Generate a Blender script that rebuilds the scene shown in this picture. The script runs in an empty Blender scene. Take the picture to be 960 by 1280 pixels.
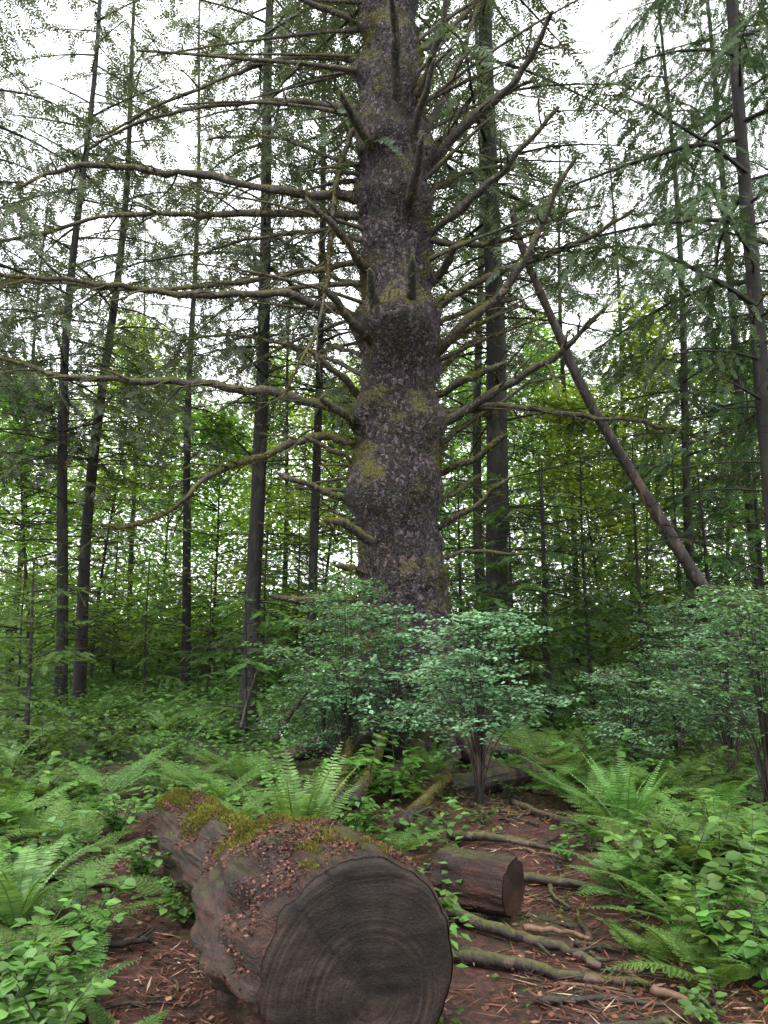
import bpy, math, random
import numpy as np
from mathutils import Vector, Matrix, noise as mn
random.seed(7); np.random.seed(7)
S=bpy.context.scene; COL=S.collection
PITCH=math.radians(9); CAMH=1.6; FPX=1000.0
# ---------- surveying helpers: where a sighted bearing/elevation meets the plane Y=y ----------
def at(u,v,y):
    a=(u-480)/FPX; b=(640-v)/FPX
    dy=math.cos(PITCH)-b*math.sin(PITCH); dz=math.sin(PITCH)+b*math.cos(PITCH)
    t=y/dy
    return Vector((a*t,y,CAMH+dz*t))
def gz(x,y):
    z=0.05*math.sin(x*0.9+1.3)*math.cos(y*0.7)+0.03*math.sin(x*2.3+y*1.7)
    z+=0.10*mn.noise(Vector((x*0.35,y*0.35,3)))+0.03*mn.noise(Vector((x*1.8,y*1.8,7)))
    d=math.hypot(x-0.25,y-11)
    z+=0.22*math.exp(-(d/1.7)**2)
    r=math.hypot(x,y)
    if r>25: z+=0.02*(r-25)
    return z
def gx(u,y):
    dep=y*math.cos(PITCH)-CAMH*math.sin(PITCH)
    return (u-480)/FPX*dep
# ---------- mesh accumulation ----------
class Geo:
    def __init__(s): s.v=[];s.n=0;s.q=[];s.qm=[];s.qs=[];s.t=[];s.tm=[];s.ts=[]
    def add(s,V,F,m=0,smooth=False):
        V=np.asarray(V,dtype=np.float32).reshape(-1,3);F=np.asarray(F,dtype=np.int32)
        if len(F)==0:return
        if F.shape[1]==4: s.q.append(F+s.n);s.qm.append(np.full(len(F),m));s.qs.append(np.full(len(F),smooth))
        else: s.t.append(F+s.n);s.tm.append(np.full(len(F),m));s.ts.append(np.full(len(F),smooth))
        s.v.append(V);s.n+=len(V)
    def addq(s,V,Q,T,m=0,smooth=False):
        n0=s.n; s.add(V,Q,m,smooth)
        if len(T): s.t.append(np.asarray(T,dtype=np.int32)+n0);s.tm.append(np.full(len(T),m));s.ts.append(np.full(len(T),smooth))
    def mesh(s,name,mats,off=(0,0,0)):
        me=bpy.data.meshes.new(name)
        V=np.concatenate(s.v)-np.array(off,dtype=np.float32)
        q=np.concatenate(s.q) if s.q else np.zeros((0,4),int); t=np.concatenate(s.t) if s.t else np.zeros((0,3),int)
        nq,nt=len(q),len(t)
        me.vertices.add(len(V)); me.vertices.foreach_set('co',V.astype(np.float32).ravel())
        me.loops.add(nq*4+nt*3); me.loops.foreach_set('vertex_index',np.concatenate([q.ravel(),t.ravel()]).astype(np.int32))
        me.polygons.add(nq+nt)
        st=np.concatenate([np.arange(nq)*4,nq*4+np.arange(nt)*3]).astype(np.int32)
        me.polygons.foreach_set('loop_start',st)
        mi=np.concatenate(s.qm+s.tm).astype(np.int32); sm=np.concatenate(s.qs+s.ts).astype(bool)
        me.polygons.foreach_set('material_index',mi); me.polygons.foreach_set('use_smooth',sm)
        for m in mats: me.materials.append(m)
        me.update(calc_edges=True); me.validate()
        return me
def tube(G,P,R,n=6,m=0,nz=0.0,cap=True,seed=0):
    P=[Vector(p) for p in P]; k=len(P); V=[]
    prev=None
    for i in range(k):
        d=(P[min(i+1,k-1)]-P[max(i-1,0)])
        if d.length<1e-7: d=Vector((0,0,1))
        d.normalize()
        if prev is None:
            a=d.orthogonal().normalized()
        else:
            a=(prev-d*prev.dot(d)); a=a.normalized() if a.length>1e-5 else d.orthogonal().normalized()
        prev=a; b=d.cross(a)
        for j in range(n):
            th=2*math.pi*j/n; dr=a*math.cos(th)+b*math.sin(th); r=R[i]
            if nz: 
                q=P[i]+dr*r
                r*=1+nz*mn.noise(q*6+Vector((seed,0,0)))+nz*0.6*mn.noise(q*22)
            V.append(P[i]+dr*r)
    Q=[(i*n+j,i*n+(j+1)%n,(i+1)*n+(j+1)%n,(i+1)*n+j) for i in range(k-1) for j in range(n)]
    T=[]
    if cap:
        V.append(P[-1]); c=len(V)-1
        T=[((k-1)*n+j,(k-1)*n+(j+1)%n,c) for j in range(n)]
        V.append(P[0]); c=len(V)-1
        T+=[((j+1)%n,j,c) for j in range(n)]
    G.addq([tuple(v) for v in V],Q,T,m,True)
def smooth_path(P,sub=5):
    P=[Vector(p) for p in P]; out=[]
    for i in range(len(P)-1):
        p0=P[max(i-1,0)];p1=P[i];p2=P[i+1];p3=P[min(i+2,len(P)-1)]
        for k in range(sub):
            t=k/sub
            out.append(0.5*((2*p1)+(p2-p0)*t+(2*p0-5*p1+4*p2-p3)*t*t+(3*p1-p0-3*p2+p3)*t**3))
    out.append(P[-1]); return out
def inst(G,TV,TF,O,D,U,Sc,m=0,smooth=False):
    O=np.asarray(O,float);D=np.asarray(D,float);U=np.asarray(U,float);Sc=np.asarray(Sc,float)
    if len(O)==0:return
    D=D/np.maximum(np.linalg.norm(D,axis=1,keepdims=True),1e-6)
    Z=U-(U*D).sum(1,keepdims=True)*D; Z/=np.maximum(np.linalg.norm(Z,axis=1,keepdims=True),1e-6)
    X=np.cross(D,Z)
    if Sc.ndim==1: Sc=Sc[:,None]*np.ones((1,3))
    T=TV[None,:,:]*Sc[:,None,:]
    V=O[:,None,:]+T[:,:,0:1]*X[:,None,:]+T[:,:,1:2]*D[:,None,:]+T[:,:,2:3]*Z[:,None,:]
    F=(TF[None]+(np.arange(len(O))*len(TV))[:,None,None]).reshape(-1,TF.shape[1])
    G.add(V.reshape(-1,3),F,m,smooth)
# ---------- leaf templates (Y = along leaf, Z = normal) ----------
LEAF_V=np.array([[0,0,0],[0.30,0.42,0.06],[0,1,-.04],[-0.30,0.42,0.06],[0,.5,-.01]],float)
LEAF_F=np.array([[0,1,2,4],[0,4,2,3]])
LV=np.array([[0,0,0],[0.25,0.25,0.05],[0,0.3,0],[-0.25,0.25,0.05],[0.27,0.6,0.05],[0,0.65,-0.01],[-0.27,0.6,0.05],[0.05,0.97,-0.06],[0,1,-0.08],[-0.05,0.97,-0.06],[0.01,0,0],[-0.01,0,0]],float)
LF=np.array([[10,1,2,0],[0,2,3,11],[1,4,5,2],[2,5,6,3],[4,7,8,5],[5,8,9,6]])
SL_V=np.array([[0,0,0],[0.5,0.45,0],[0,1,0],[-0.5,0.45,0]],float); SL_F=np.array([[0,1,2,3]])
def sprig(seed,n=9,wid=0.045,ll=0.26,down=0.0):
    r=random.Random(seed);V=[];F=[]
    V+=[[-0.012,0,0],[0.012,0,0],[0.004,1,0],[-0.004,1,0]];F.append([0,1,2,3])
    for i in range(n):
        t=(i+0.4)/n
        for s in (-1,1):
            L=ll*(1-0.75*t)*r.uniform(.7,1.15)+0.05; a=math.radians(r.uniform(32,58)); z=r.uniform(-.12,.12)-down*L
            dx=s*math.sin(a);dy=math.cos(a); k=len(V); w=wid*r.uniform(.8,1.2)
            p=np.array([0,t,0]);d=np.array([dx,dy,z]);q=np.array([dy,-dx,0])
            V+=[list(p),list(p+d*L*.4+q*w*.5),list(p+d*L),list(p+d*L*.4-q*w*.5)];F.append([k,k+1,k+2,k+3])
    return np.array(V,float),np.array(F)
SPR=[sprig(i,9,.068,.25) for i in range(3)]
SPRH=[sprig(40+i,11,.065,.22) for i in range(3)]
SPRF=[sprig(20+i,12,0.055,0.28) for i in range(3)]
# ---------- materials ----------
def newmat(name):
    m=bpy.data.materials.new(name);m.use_nodes=True;nt=m.node_tree
    return m,nt,nt.nodes['Principled BSDF'],nt.nodes['Material Output']
def N(nt,t,**k):
    n=nt.nodes.new(t)
    for a,b in k.items(): setattr(n,a,b)
    return n
def lk(nt,a,b): nt.links.new(a,b)
def coord(nt,kind='Object',scale=(1,1,1)):
    c=N(nt,'ShaderNodeTexCoord');m=N(nt,'ShaderNodeMapping');m.inputs['Scale'].default_value=scale
    lk(nt,c.outputs[kind],m.inputs['Vector']);return m.outputs[0]
def noi(nt,vec,sc,det=4,rough=.6,dist=0):
    n=N(nt,'ShaderNodeTexNoise');n.inputs['Scale'].default_value=sc;n.inputs['Detail'].default_value=det
    n.inputs['Roughness'].default_value=rough;n.inputs['Distortion'].default_value=dist
    lk(nt,vec,n.inputs['Vector']);return n.outputs['Fac']
def ramp(nt,f,st):
    r=N(nt,'ShaderNodeValToRGB');e=r.color_ramp.elements
    while len(e)<len(st): e.new(0.5)
    for x,(p,c) in zip(e,st):
        x.position=p
        x.color=(c,c,c,1) if isinstance(c,(int,float)) else (*c,1)
    lk(nt,f,r.inputs[0]);return r.outputs[0]
def mix(nt,f,a,b,bt='MIX'):
    n=N(nt,'ShaderNodeMix',data_type='RGBA',blend_type=bt)
    if isinstance(f,(int,float)): n.inputs[0].default_value=f
    else: lk(nt,f,n.inputs[0])
    for x,i in ((a,6),(b,7)):
        if isinstance(x,tuple): n.inputs[i].default_value=(*x,1)
        else: lk(nt,x,n.inputs[i])
    return n.outputs[2]
def mth(nt,op,a,b=None):
    n=N(nt,'ShaderNodeMath',operation=op)
    for i,x in enumerate((a,b)):
        if x is None: continue
        if isinstance(x,(int,float)): n.inputs[i].default_value=x
        else: lk(nt,x,n.inputs[i])
    return n.outputs[0]
def bump(nt,b,h,st=.5,d=.02,prev=None):
    n=N(nt,'ShaderNodeBump');n.inputs['Strength'].default_value=st;n.inputs['Distance'].default_value=d
    lk(nt,h,n.inputs['Height'])
    if prev is not None: lk(nt,prev,n.inputs['Normal'])
    if b is not None: lk(nt,n.outputs[0],b.inputs['Normal'])
    return n.outputs[0]
def upmask(nt,lo,hi):
    g=N(nt,'ShaderNodeNewGeometry');s=N(nt,'ShaderNodeSeparateXYZ');lk(nt,g.outputs['Normal'],s.inputs[0])
    return ramp(nt,mth(nt,'ADD',mth(nt,'MULTIPLY',s.outputs[2],.5),.5),[(lo,0.0),(hi,1.0)])
def foliage(name,c0,c1,tr=.35,rough=.45,spec=.4,clump=.7):
    m,nt,b,o=newmat(name)
    g=N(nt,'ShaderNodeNewGeometry');c=ramp(nt,g.outputs['Random Per Island'],[(0,c0),(.75,c1),(1,tuple(min(1,x*1.35) for x in c1))])
    v=coord(nt);n=ramp(nt,noi(nt,v,clump,2),[(.3,.5),(.7,1.3)])
    c=mix(nt,1.0,c,n,'MULTIPLY')
    oi=N(nt,'ShaderNodeObjectInfo');h=N(nt,'ShaderNodeHueSaturation')
    lk(nt,mth(nt,'ADD',mth(nt,'MULTIPLY',oi.outputs['Random'],.04),.475),h.inputs['Hue'])
    lk(nt,mth(nt,'ADD',mth(nt,'MULTIPLY',oi.outputs['Random'],.35),.82),h.inputs['Value']);lk(nt,c,h.inputs['Color'])
    c=h.outputs[0]
    lk(nt,c,b.inputs['Base Color']);b.inputs['Roughness'].default_value=rough;b.inputs['Specular IOR Level'].default_value=spec
    if tr>0:
        t=N(nt,'ShaderNodeBsdfTranslucent');c2=mix(nt,1.0,c,(1.6,1.5,.7),'MULTIPLY');lk(nt,c2,t.inputs[0])
        ms=N(nt,'ShaderNodeMixShader');ms.inputs[0].default_value=tr
        lk(nt,b.outputs[0],ms.inputs[1]);lk(nt,t.outputs[0],ms.inputs[2]);lk(nt,ms.outputs[0],o.inputs[0])
    return m
M_FERN=foliage('fern_green',(.06,.14,.028),(.155,.29,.07),.35,.5,.3,2.0)
M_SWORD=foliage('sword_fern_green',(.085,.19,.045),(.18,.33,.10),.3,.45,.4,2.0)
M_SALAL=foliage('broadleaf_green',(.055,.14,.028),(.14,.28,.065),.3,.3,.5,2.0)
M_HUCK=foliage('shrub_leaf_green',(.10,.22,.115),(.23,.41,.235),.3,.5,.4,1.8)
M_HEM=foliage('hemlock_needles',(.024,.060,.022),(.062,.122,.044),.2,.55,.3,.8)
M_SPR=foliage('spruce_needles_hazed',(.060,.085,.055),(.13,.17,.105),.25,.6,.2,.8)  # grey-green needles, paled so that haze is painted into their colour
M_CED=foliage('cedar_needles',(.05,.13,.03),(.12,.24,.06),.3,.55,.3,.8)
M_ALD=foliage('alder_leaves',(.16,.30,.06),(.32,.49,.13),.5,.5,.2,.5)
M_FARC=foliage('distant_needles_hazed',(.06,.12,.05),(.15,.25,.10),.35,.6,.1,.3)  # far conifers paler than near ones: aerial haze put into the colour
M_COV=foliage('undergrowth_green',(.04,.11,.02),(.11,.235,.05),.3,.45,.35,.8)
M_MOSS=foliage('moss_tufts',(.055,.055,.014),(.155,.155,.035),.25,.9,.05,2.5)
def bark(name,dark,light,mossc,mlo,mhi,sc=14,bumpd=.03,rough=.6,mscale=1.6,zs=.35,speck=2.2,st=.78):
    m,nt,b,o=newmat(name);v=coord(nt,'Object',(1,1,zs));v1=coord(nt)
    vo=N(nt,'ShaderNodeTexVoronoi');vo.inputs['Scale'].default_value=sc;vo.feature='F1'
    nn=N(nt,'ShaderNodeTexNoise');nn.inputs['Scale'].default_value=sc*.35;nn.inputs['Detail'].default_value=4;lk(nt,v,nn.inputs[0])
    vv=mix(nt,.16,v,nn.outputs['Color'],'ADD');lk(nt,vv,vo.inputs['Vector'])
    n1=noi(nt,v,sc*2.2,6,.7);n0=noi(nt,v,sc*.45,6,.75)
    f=mth(nt,'ADD',mth(nt,'MULTIPLY',vo.outputs['Distance'],.55),mth(nt,'ADD',mth(nt,'MULTIPLY',n1,.4),mth(nt,'MULTIPLY',n0,.4)))
    c=ramp(nt,f,[(.38,light),(.58,tuple((a*1.3+q*.7)/2 for a,q in zip(dark,light))),(.78,dark)])
    sp=N(nt,'ShaderNodeSeparateColor');lk(nt,vo.outputs['Color'],sp.inputs[0])
    c=mix(nt,ramp(nt,mth(nt,'ADD',sp.outputs[0],mth(nt,'MULTIPLY',n1,.2)),[(st+.1,0.0),(st+.22,.8)]),c,tuple(x*speck for x in light))
    c=mix(nt,ramp(nt,sp.outputs[1],[(.5,0.0),(.9,.55)]),c,dark)
    big=ramp(nt,noi(nt,v1,.9,4),[(.3,.6),(.7,1.35)]);c=mix(nt,1.0,c,big,'MULTIPLY')
    mk=ramp(nt,mth(nt,'ADD',mth(nt,'MULTIPLY',noi(nt,v1,mscale,6,.7),.75),mth(nt,'MULTIPLY',upmask(nt,.2,1.0),.25)),[(mlo,0.0),(mhi,1.0)])
    mc=ramp(nt,noi(nt,v1,30,4),[(.3,tuple(x*.4 for x in mossc)),(.7,tuple(x*1.3 for x in mossc))])
    c=mix(nt,mk,c,mc);lk(nt,c,b.inputs['Base Color'])
    r=ramp(nt,mk,[(0,rough),(1,.95)]);lk(nt,r,b.inputs['Roughness'])
    b.inputs['Specular IOR Level'].default_value=.6
    h=mth(nt,'ADD',mth(nt,'MULTIPLY',mth(nt,'SUBTRACT',1,vo.outputs['Distance']),.8),mth(nt,'ADD',mth(nt,'MULTIPLY',n1,.6),mth(nt,'MULTIPLY',n0,.8)))
    p=bump(nt,None,h,1.0,bumpd);bump(nt,b,noi(nt,v1,70,3),.5,.008,p)
    return m
M_BARK=bark('spruce_bark',(.012,.0075,.0095),(.085,.058,.068),(.12,.105,.022),.525,.59,30,.055,.28,1.5,.75,2.9,.74)
M_BRANCH=bark('mossy_branch_bark',(.018,.014,.011),(.075,.058,.045),(.105,.098,.024),.47,.58,30,.012,.6,2.6,.6)
M_TRUNKB=bark('dark_conifer_bark',(.006,.0045,.004),(.022,.017,.014),(.045,.055,.018),.5,.68,12,.03,.8,.9,.3)
M_DEAD=bark('dead_wood_bark',(.014,.009,.007),(.06,.037,.030),(.09,.09,.02),.56,.68,16,.02,.6,1.5,.25)
def woodmat():
    m,nt,b,o=newmat('weathered_log_bark')
    v=coord(nt);vs=coord(nt,'Object',(5,1.2,5))
    n1=noi(nt,vs,3,7,.72,.8);n2=noi(nt,v,9,6,.7);n3=noi(nt,v,2.2,4,.6)
    c=ramp(nt,n1,[(.34,(.006,.003,.0025)),(.48,(.036,.013,.008)),(.6,(.090,.031,.017)),(.78,(.17,.070,.040))])
    c=mix(nt,ramp(nt,n2,[(.42,0.0),(.62,.65)]),c,(.016,.008,.006))
    c=mix(nt,ramp(nt,n3,[(.54,0.0),(.68,.35)]),c,(.07,.038,.027))
    mk=ramp(nt,mth(nt,'ADD',mth(nt,'MULTIPLY',noi(nt,v,2.6,6,.65),.6),mth(nt,'MULTIPLY',upmask(nt,.55,1.0),.4)),[(.64,0.0),(.72,1.0)])
    mc=ramp(nt,noi(nt,v,45,4),[(.3,(.03,.028,.01)),(.7,(.09,.085,.025))])
    c=mix(nt,mk,c,mc);lk(nt,c,b.inputs['Base Color'])
    b.inputs['Roughness'].default_value=.38
    p=bump(nt,None,n1,1.0,.05);p=bump(nt,None,n2,.9,.025,p);bump(nt,b,noi(nt,v,60,3),.6,.006,p)
    return m
M_LOGB=woodmat()
def endmat(name,pith,dark,light,freq,ra=.05):
    m,nt,b,o=newmat(name)
    tc=N(nt,'ShaderNodeTexCoord');mp=N(nt,'ShaderNodeMapping');mp.inputs['Location'].default_value=(-pith[0],-pith[1],0)
    lk(nt,tc.outputs['Object'],mp.inputs[0])
    sx=N(nt,'ShaderNodeSeparateXYZ');lk(nt,mp.outputs[0],sx.inputs[0])
    cb=N(nt,'ShaderNodeCombineXYZ');lk(nt,sx.outputs[0],cb.inputs[0]);lk(nt,sx.outputs[1],cb.inputs[1])
    ln=N(nt,'ShaderNodeVectorMath',operation='LENGTH');lk(nt,cb.outputs[0],ln.inputs[0]);d=ln.outputs['Value']
    wob=noi(nt,mp.outputs[0],4,4);dd=mth(nt,'ADD',d,mth(nt,'MULTIPLY',wob,.03))
    rn=N(nt,'ShaderNodeTexNoise',noise_dimensions='1D');rn.inputs['Scale'].default_value=freq;rn.inputs['Detail'].default_value=3
    lk(nt,dd,rn.inputs['W']);ring=rn.outputs['Fac']
    n1=noi(nt,mp.outputs[0],6,7,.75);fine=noi(nt,mp.outputs[0],70,5,.75)
    gate=ramp(nt,noi(nt,mp.outputs[0],3,3),[(.38,.3),(.62,1.0)])
    f=mth(nt,'ADD',mth(nt,'MULTIPLY',mth(nt,'MULTIPLY',mth(nt,'SUBTRACT',ring,.5),gate),ra*8),mth(nt,'ADD',mth(nt,'MULTIPLY',n1,.6),mth(nt,'MULTIPLY',fine,.4)))
    c=ramp(nt,f,[(.3,dark),(.5,tuple(a*.7+q*.3 for a,q in zip(dark,light))),(.76,light)])
    big=ramp(nt,noi(nt,mp.outputs[0],2.6,4),[(.35,.35),(.68,1.9)]);c=mix(nt,1.0,c,big,'MULTIPLY')
    at2=mth(nt,'ARCTAN2',sx.outputs[1],sx.outputs[0])
    an=N(nt,'ShaderNodeTexNoise',noise_dimensions='1D');an.inputs['Scale'].default_value=6;an.inputs['Detail'].default_value=4
    lk(nt,mth(nt,'ADD',at2,mth(nt,'MULTIPLY',n1,.35)),an.inputs['W'])
    cr=ramp(nt,an.outputs['Fac'],[(.27,1.0),(.30,0.0)])
    cr=mth(nt,'MULTIPLY',cr,ramp(nt,mth(nt,'ADD',d,mth(nt,'MULTIPLY',n1,.2)),[(.1,0.0),(.3,1.0)]))
    c=mix(nt,mth(nt,'MULTIPLY',cr,.5),c,tuple(x*.3 for x in dark))
    lk(nt,c,b.inputs['Base Color']);b.inputs['Roughness'].default_value=.48;b.inputs['Specular IOR Level'].default_value=.3
    h=mth(nt,'ADD',mth(nt,'MULTIPLY',mth(nt,'MULTIPLY',ring,gate),ra*10),mth(nt,'SUBTRACT',mth(nt,'MULTIPLY',fine,1.1),mth(nt,'MULTIPLY',cr,.5)))
    bump(nt,b,h,.7,.006);return m
M_END=endmat('sawn_log_end',(.03,-.10),(.0035,.0024,.002),(.042,.027,.020),60,.065)
M_END2=endmat('sawn_small_end',(0,0),(.012,.006,.004),(.055,.028,.020),60,.05)
def groundmat():
    m,nt,b,o=newmat('forest_floor');v=coord(nt)
    n1=noi(nt,v,1.1,5,.65);n2=noi(nt,v,26,7,.75);n3=noi(nt,v,7,5,.7)
    c=ramp(nt,n2,[(.3,(.015,.006,.004)),(.45,(.05,.018,.010)),(.58,(.105,.038,.020)),(.75,(.22,.10,.058))])
    c=mix(nt,ramp(nt,n3,[(.42,0.0),(.6,.7)]),c,(.022,.011,.007))
    mossc=ramp(nt,n2,[(.3,(.015,.025,.007)),(.7,(.07,.11,.02))])
    c=mix(nt,ramp(nt,n1,[(.53,0.0),(.64,.8)]),c,mossc)
    g=N(nt,'ShaderNodeVectorMath',operation='LENGTH');lk(nt,v,g.inputs[0])
    far=N(nt,'ShaderNodeMapRange');far.inputs[1].default_value=7.5;far.inputs[2].default_value=13;lk(nt,g.outputs['Value'],far.inputs[0])
    c=mix(nt,mth(nt,'MULTIPLY',far.outputs[0],.85),c,ramp(nt,n3,[(.3,(.012,.022,.006)),(.7,(.04,.075,.017))]))
    lk(nt,c,b.inputs['Base Color']);b.inputs['Roughness'].default_value=.8
    p=bump(nt,None,n3,.8,.06);bump(nt,b,n2,.9,.02,p);return m
M_GND=groundmat()
def litter(name,st):
    m,nt,b,o=newmat(name);g=N(nt,'ShaderNodeNewGeometry')
    c=ramp(nt,g.outputs['Random Per Island'],st)
    lk(nt,c,b.inputs['Base Color']);b.inputs['Roughness'].default_value=.6;return m
M_LIT=litter('litter_chips',[(0,(.02,.009,.005)),(.4,(.085,.028,.014)),(.8,(.18,.065,.032)),(.94,(.29,.15,.09)),(1,(.46,.34,.24))])
M_FLK=litter('bark_crumbs',[(0,(.015,.006,.004)),(.5,(.065,.019,.009)),(.85,(.125,.038,.018)),(1,(.20,.085,.05))])
m,nt,b,o=newmat('pale_split_wood');v=coord(nt,'Object',(1,1,.15))
lk(nt,ramp(nt,noi(nt,v,30,5),[(.3,(.08,.04,.025)),(.7,(.20,.115,.07))]),b.inputs['Base Color']);b.inputs['Roughness'].default_value=.6;M_PALE=m
# ---------- object helpers ----------
def link(o): COL.objects.link(o);return o
def top(name,me,loc,label,cat,group=None,rot=0,scale=1.0,kind=None,tilt=(0,0)):
    o=link(bpy.data.objects.new(name,me));o.location=loc;o.rotation_euler=(tilt[0],tilt[1],rot);o.scale=(scale,)*3 if not isinstance(scale,tuple) else scale
    o['label']=label;o['category']=cat
    if group:o['group']=group
    if kind:o['kind']=kind
    return o
def child(name,me,par,label=None):
    o=link(bpy.data.objects.new(name,me));o.parent=par
    if label:o['label']=label
    return o
# ---------- ground ----------
def axis(lo,hi,n):
    t=np.linspace(-1,1,n);s=np.sinh(t*4.2)/np.sinh(4.2);return np.where(s<0,-s*lo,s*hi)
xs=axis(-160,160,300);ys=axis(-60,220,340)+5
G=Geo();V=[(x,y,gz(x,y)) for y in ys for x in xs];nx=len(xs)
Q=[(j*nx+i,j*nx+i+1,(j+1)*nx+i+1,(j+1)*nx+i) for j in range(len(ys)-1) for i in range(nx-1)]
G.add(V,Q,0,True);o=link(bpy.data.objects.new('ground',G.mesh('ground',[M_GND])));o['kind']='structure';o['label']='red-brown forest floor of needles, bark chips and moss';o['category']='ground'
def brown(x,y):
    a=(abs(x-(.17+.16*y))<(.20+.06*y)) and y<9.4
    b=(abs(x+.3*y)<.42) and y<6.0
    c=(-0.4-.44*(y-3)-.35<x<.3-.3*(y-3)) and y<7
    return a or b or c
G=Geo();O=[];D=[];U=[];Sc=[]
for i in range(60000):
    y=2.3+8.5*random.random()**1.5;x=random.uniform(-.62,.62)*(y+.8)
    if mn.noise(Vector((x*1.6,y*1.6,4)))+.5*mn.noise(Vector((x*5,y*5,4)))<random.uniform(-.5,.25): continue
    z=gz(x,y)+random.uniform(.002,.03);a=random.uniform(0,6.28)
    d=(math.cos(a),math.sin(a),random.uniform(-.2,.3));u=(random.gauss(0,.4),random.gauss(0,.4),1)
    if random.random()<.7:
        L=random.uniform(.03,.18);O.append((x,y,z));D.append(d);U.append(u);Sc.append((random.uniform(.003,.012),L,1))
    else:
        L=random.uniform(.012,.05);O.append((x,y,z));D.append(d);U.append(u);Sc.append((L*random.uniform(.4,.9),L,1))
inst(G,SL_V,SL_F,O,D,U,Sc)
o=link(bpy.data.objects.new('forest_litter',G.mesh('forest_litter',[M_LIT])));o['kind']='stuff';o['label']='scattered needles, bark chips and fallen dry leaves';o['category']='leaf litter'
G=Geo();O=[];D=[];U=[];Sc=[]
k=0
while k<58000:
    y=2.4+32*random.random()**1.2;x=random.uniform(-.68,.68)*(y+2)
    if brown(x,y) and random.random()<.955: continue
    c=mn.noise(Vector((x*1.1,y*1.1,0)))
    if c<-.08+.2*random.random()-(.25 if y>9 else 0): continue
    h=(.05+.38*max(0,c+.2)+(.3 if y>15 else 0))*random.random()**.8
    if y<5: h*=.5
    a=random.uniform(0,6.28);L=random.uniform(.03,.06)+.005*y
    if brown(x,y): h*=.3;L*=.6
    O.append((x,y,gz(x,y)+h+.01));D.append((math.cos(a),math.sin(a),random.uniform(-.5,.3)));U.append((random.gauss(0,.35),random.gauss(0,.35)-.15,1));Sc.append((L,L,L));k+=1
inst(G,LEAF_V,LEAF_F,O,D,U,Sc)
o=link(bpy.data.objects.new('undergrowth',G.mesh('undergrowth',[M_COV])));o['kind']='stuff';o['label']='low green leafy ground cover over the forest floor';o['category']='undergrowth'
# ---------- moss tufts along a path ----------
MT_V=np.array([[-.14,0,0],[.14,0,0],[.07,.7,.1],[0,1,0]],float);MT_F=np.array([[0,1,2,3]])
def tufts(G,path,radii,dens,m,rng,size=(.02,.05),hang=.3):
    O=[];D=[];U=[];Sc=[]
    for i in range(len(path)-1):
        p=path[i];q=path[i+1];d=q-p;L=d.length
        if L<1e-6: continue
        dn=d/L;a=dn.orthogonal().normalized();b=dn.cross(a)
        patch=mn.noise(p*1.3+Vector((3,5,1)))
        nn=max(0,dens*L*(1+2.6*patch))
        for k in range(int(nn+rng.random())):
            th=rng.uniform(0,6.28);nr=a*math.cos(th)+b*math.sin(th)
            if nr.z<-.2 and rng.random()<.4: continue
            r=radii[i]
            O.append(p+d*rng.random()+nr*r*.8)
            D.append(nr+Vector((rng.gauss(0,.4),rng.gauss(0,.4),rng.gauss(0,.3)-hang)));U.append(dn+Vector((rng.gauss(0,.5),0,rng.gauss(0,.5))))
            s=rng.uniform(*size);Sc.append((s,s,s))
    if O: inst(G,MT_V,MT_F,[tuple(x) for x in O],[tuple(x) for x in D],[tuple(x) for x in U],Sc,m)
# ---------- great spruce ----------
TY=11.0
TB=Vector((0.28,TY,gz(.28,TY)))
cl=[(512,960,1.0),(508,860,.73),(506,780,.60),(503,700,.55),(501,600,.515),(499,500,.50),(497,400,.495),(495,300,.465),(493,200,.44),(490,100,.40),(487,0,.37)]
tp=[]
for u,v,r in cl:
    p=at(u,v,TY);tp.append((p,r))
tp[0]=(Vector((tp[0][0].x,TY,-.1)),1.05)
lp=tp[-1][0]
tp+= [(lp+Vector((-.1,0,3)),.33),(lp+Vector((-.15,0,8)),.2),(lp+Vector((-.15,0,13)),.05)]
def trunk_at(z):
    for i in range(len(tp)-1):
        if tp[i][0].z<=z<=tp[i+1][0].z:
            t=(z-tp[i][0].z)/(tp[i+1][0].z-tp[i][0].z);return tp[i][0].lerp(tp[i+1][0],t),tp[i][1]*(1-t)+tp[i+1][1]*t
    return tp[-1]
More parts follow.
